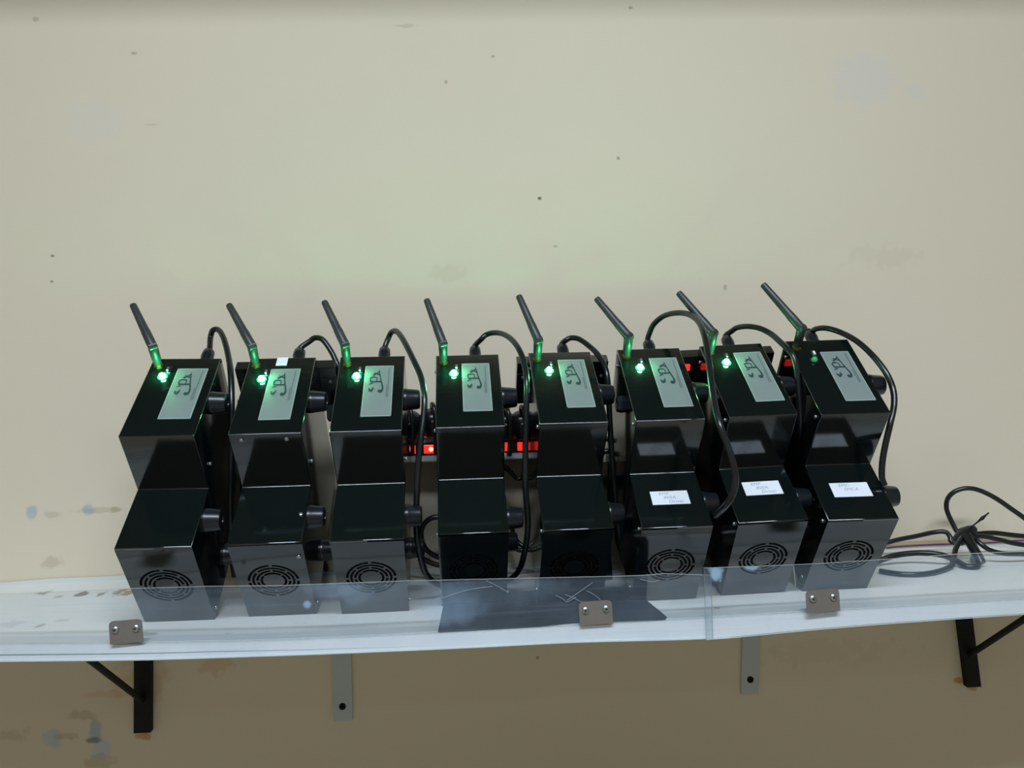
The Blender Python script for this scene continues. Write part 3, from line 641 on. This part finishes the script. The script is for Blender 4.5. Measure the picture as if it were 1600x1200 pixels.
cable('black cable running level behind the gap between fourth and fifth boxes', [(765, 862, 1.33), (795, 856, 1.33), (815, 860, 1.33), (840, 858, 1.33), (870, 862, 1.33)], .0040, group='loose black cable loops behind the boxes')
cable('black cable crossing low in the gap between fifth and sixth boxes', [(930, 690, 1.36), (955, 684, 1.36), (972, 675, 1.36), (1000, 668, 1.36)], .0045, group='loose black cable loops behind the boxes')
cable('lower black cable crossing the gap between fifth and sixth boxes', [(930, 712, 1.35), (955, 702, 1.35), (975, 694, 1.35), (1000, 690, 1.35)], .0045, group='loose black cable loops behind the boxes')
cable('black cable coiled in the lower gap between fifth and sixth boxes', [(945, 760, 1.34), (965, 745, 1.33), (985, 752, 1.32), (980, 790, 1.31), (965, 830, 1.31), (975, 870, 1.32), (1000, 890, 1.33)], .0048, group='loose black cable loops behind the boxes')
# bundle at the right end of the shelf
G = 'black cables bundled at the right end of the shelf'
cable('black cable running from the last box to the bundle, above the shelf edge', [(1370, 853, 1.34), (1400, 844, 1.34), (1430, 838, 1.34), (1458, 832, 1.34), (1476, 831, 1.335), (1484, 838, 1.33), (1487, 847, 1.325), (1500, 846, 1.32), (1512, 838, 1.31), (1525, 832, 1.30)], .0042, group=G)
cable('black cable in the big loop standing up from the bundle', [(1512, 838, 1.33), (1498, 834, 1.34), (1487, 815, 1.35), (1479, 795, 1.355), (1481, 779, 1.355), (1492, 768, 1.35), (1510, 763, 1.345), (1530, 766, 1.34), (1555, 778, 1.33), (1580, 795, 1.32), (1605, 813, 1.31), (1650, 850, 1.30)], .0042, group=G)
cable('upper black cable leaving the bundle to the right', [(1515, 838, 1.31), (1530, 834, 1.31), (1555, 833, 1.31), (1590, 837, 1.31), (1650, 842, 1.31)], .0044, group=G)
cable('lower black cable leaving the bundle to the right', [(1515, 840, 1.29), (1535, 838, 1.29), (1560, 843, 1.29), (1590, 850, 1.29), (1650, 858, 1.29)], .0042, group=G)
cable('brown-black cable end dropping from the bundle to the shelf', [(1516, 834, 1.29), (1503, 842, 1.28), (1494, 856, 1.265), (1490, 872, 1.25), (1484, 886, 1.235), (1450, 896), (1410, 897), (1375, 892)], .0042, group=G)
cable('thick black plug lead pointing down out of the bundle', [(1510, 835, 1.28), (1517, 850, 1.265), (1526, 866, 1.25), (1533, 880, 1.24)], .0078, group=G)
cable('black cable bending right out of the bottom of the bundle', [(1524, 842, 1.28), (1535, 852, 1.27), (1548, 860, 1.265), (1570, 865, 1.26), (1600, 866, 1.26), (1660, 868, 1.26)], .0040, group=G)
cable('black cable lying flat on the shelf right of the last box', [(1355, 884, 1.28), (1385, 872, 1.28), (1410, 866, 1.28), (1440, 864, 1.275), (1470, 867, 1.265), (1490, 874, 1.26), (1510, 885), (1528, 884), (1520, 873)], .0050, group=G)
cable('thin purple wire along the foot of the wall at the right', [(1385, 856, 1.40), (1420, 853, 1.40), (1460, 851, 1.40), (1500, 850, 1.40), (1550, 848, 1.40), (1585, 845, 1.40), (1640, 843, 1.40)], .0016, 'wire', None, m_purple, 'wire')
c_ = P(1509, 836, 1.295)
bm = bmesh.new(); lathe(bm, c_ - V((.022, .004, .012)), V((.040, .008, .022)), [(0, .006), (.006, .0095), (.016, .0125), (.030, .0130), (.040, .0100), (.047, .006)], 18)
tag(obj('cable_wrap', bm, m_rubber, None, True), 'dark lumpy wrap holding the cable bundle together', 'wrap')
t = thing('twist_tie', 'short dark twist tie sticking up out of the cable bundle', 'cable tie', P(1512, 832, 1.29))
o = t.location
bm = bmesh.new(); tube(bm, [P(1512, 828, 1.29) - o, P(1522, 820, 1.285) - o, P(1532, 812, 1.28) - o, P(1538, 807, 1.28) - o, P(1545, 801, 1.28) - o], lambda q: .0012 + .0018 * math.exp(-((q - .62) / .16) ** 2), 8); obj('tie_end', bm, m_black, t, True)
bm = bmesh.new(); ce = P(1511, 838, 1.30) - o; n = 20
ring = [ce + V((.004 * math.cos(2 * PI * k / n), .030 * math.cos(2 * PI * k / n), .013 * math.sin(2 * PI * k / n))) for k in range(n + 1)]
tube(bm, ring, .0018, 8, False); obj('tie_loop', bm, m_black, t, True)

# ------------------------------------------------------------------ power strip with red rockers and plugs
a, b = P(585, 706, 1.35), P(880, 697, 1.35)
ps = thing('power_strip', 'pale grey power strip with glowing red rocker switches on the wall behind the boxes', 'power strip', (a + b) / 2, (0, math.atan2(a.z - b.z, b.x - a.x), 0))
hl = (b - a).length / 2
bm = bmesh.new(); box(bm, -hl, hl, .0, WALL_Y - 1.35 - .001, -.021, .022, .003); obj('strip_body', bm, m_strip, ps)
bm = bmesh.new(); box(bm, -hl + .006, hl - .006, -.0016, .0005, -.0085, .0135, .0005); obj('switch_bay', bm, m_black, ps)
for k, px in enumerate([612, 641, 671, 700, 730, 760, 791, 817, 846]):
    q = P(px, 703, 1.35) - ps.location; hot = k in (1, 2)
    bm = bmesh.new(); box(bm, q.x - .0095, q.x + .0095, -.0045, -.0012, -.0055, .0095, .0012); rk = obj('rocker_switch', bm, m_red, ps)
    if hot or k in (6, 7):
        bm = bmesh.new(); lathe(bm, V((q.x + .003, -.0046, .002)), V((0, -1, 0)), [(0, .0042), (.0006, .003)], 14); g = obj('rocker_lamp', bm, m_redhot if hot else m_red, rk)
for k, (px, py, rr, lab_) in enumerate([(640, 655, .022, 'left black plug in the strip, right of the third box'), (676, 651, .024, 'black plug in the strip, against the left side of the fourth box'),
                              (790, 656, .020, 'black plug in the strip, right of the fourth box'), (815, 655, .022, 'black plug in the strip, just left of the fifth box')]):
    c = P(px, py, 1.335); t = thing('mains_plug', lab_, 'plug', (c.x, c.y + .02, c.z - .03), (0, 0, 0), 'black mains plugs in the power strip')
    bm = bmesh.new(); lathe(bm, V((0, 0, 0)), V((0, -.35, 1)), [(0, rr * .80), (.004, rr * .95), (.022, rr), (.036, rr * .88), (.043, rr * .55), (.045, rr * .3)], 26); obj('plug_body', bm, m_rubber, t, True)
    bm = bmesh.new(); q = V((0, -.0155, .044)); tube(bm, [q, q + V((0, -.010, .008)), q + V((.004, -.022, .0)), q + V((.006, -.026, -.03)), q + V((.004, -.020, -.075))], .0040, 10); obj('plug_lead', bm, m_cable, t, True)
    bm = bmesh.new(); lathe(bm, V((0, -.034, .022)), V((0, -1, .0)), [(-.012, .0022), (.0, .0022), (.0012, .0012)], 10); obj('screw', bm, m_chrome, t, True)

# ------------------------------------------------------------------ rear supply boxes behind boxes 2, 5 and 7
for i, x0, x1, red, lab_ in [(1, -.079, .076, (), 'black metal supply box behind the second box, one screw at its right'),
                             (4, -.0665, .0835, (.02,), 'black metal supply box behind the fifth box'),
                             (6, -.078, .078, (-.0655, .0655), 'black metal supply box behind the seventh box, red lamps at both ends')]:
    u = UNITS[i]; ux = Matrix.LocRotScale(u.location, u.rotation_euler, None)
    y0 = DB + .003; HS = .108; base = ux @ V(((x0 + x1) / 2, y0, HB - HS))
    t = thing('supply_box', lab_, 'supply box', base, u.rotation_euler, 'black supply boxes behind the row'); cxx = (x0 + x1) / 2; hw_ = (x1 - x0) / 2
    # the gland of the box in front passes over the top of the supply box
    bm = bmesh.new(); box(bm, -hw_, hw_, 0, .020, 0, HS - .0445, .0012); obj('supply_case', bm, m_enamel, t)
    bm = bmesh.new(); box(bm, -hw_, .014 - cxx - .0135, 0, .020, HS - .0445, HS - .0235, .0010); box(bm, .014 - cxx + .0135, hw_, 0, .020, HS - .0445, HS - .0235, .0010); obj('supply_flange', bm, m_enamel, t)
    put_screw(t, (hw_ - .010, 0, HS - .052), -Y_); put_screw(t, (-hw_ + .010, 0, HS - .052), -Y_)
    for rx in red:
        bm = bmesh.new(); box(bm, rx - cxx * 0 - .0062, rx + .0062, -.0030, .001, HS - .050, HS - .038, .001)
        if i == 6: obj('red_lamp', bm, m_red, t)
        else: bm.free()
for x0, x1, zt_, nm in [(.192, .226, 1.40, 'short black block added to darken the gap before the first stickered box'), (.336, .366, 1.50, 'narrow black block added to darken the gap between first and second stickered boxes'), (.4745, .4935, 1.50, 'narrow black block added to darken the gap before the last box')]:
    bm = bmesh.new(); box(bm, x0, x1, 1.30, WALL_Y - .005, zs(x0) + .001, zt_, .002); tag(obj('gap_darkener', bm, m_enamel), nm, 'box')  # blocks added to make the gaps between control boxes look black
# unseen black block, added for a person's dark reflection in the middle fans
t = thing('dark_block', 'unseen black block added on the floor below the shelf to darken the middle fan reflections', 'box', (.12, .72, 0))
bm = bmesh.new(); box(bm, -.22, .22, -.26, .26, 0, .40, .01); obj('block_body', bm, m_black, t)
bm = bmesh.new(); box(bm, -.23, .23, -.27, .27, .40, .45, .01); obj('block_lid', bm, m_black, t)
bm = bmesh.new(); x0, x1 = -.386, -.352; zt_ = 1.525; y1 = WALL_Y - .004  # added block that keeps the gap after the first box black
box(bm, x0, x1, 1.285, y1, zs(-.42) + .001, zt_, .002)
t = obj('gap_darkener', bm, m_enamel); tag(t, 'tall narrow black block added to darken the gap between the first two boxes', 'box')
print('scene built', len(bpy.data.objects))
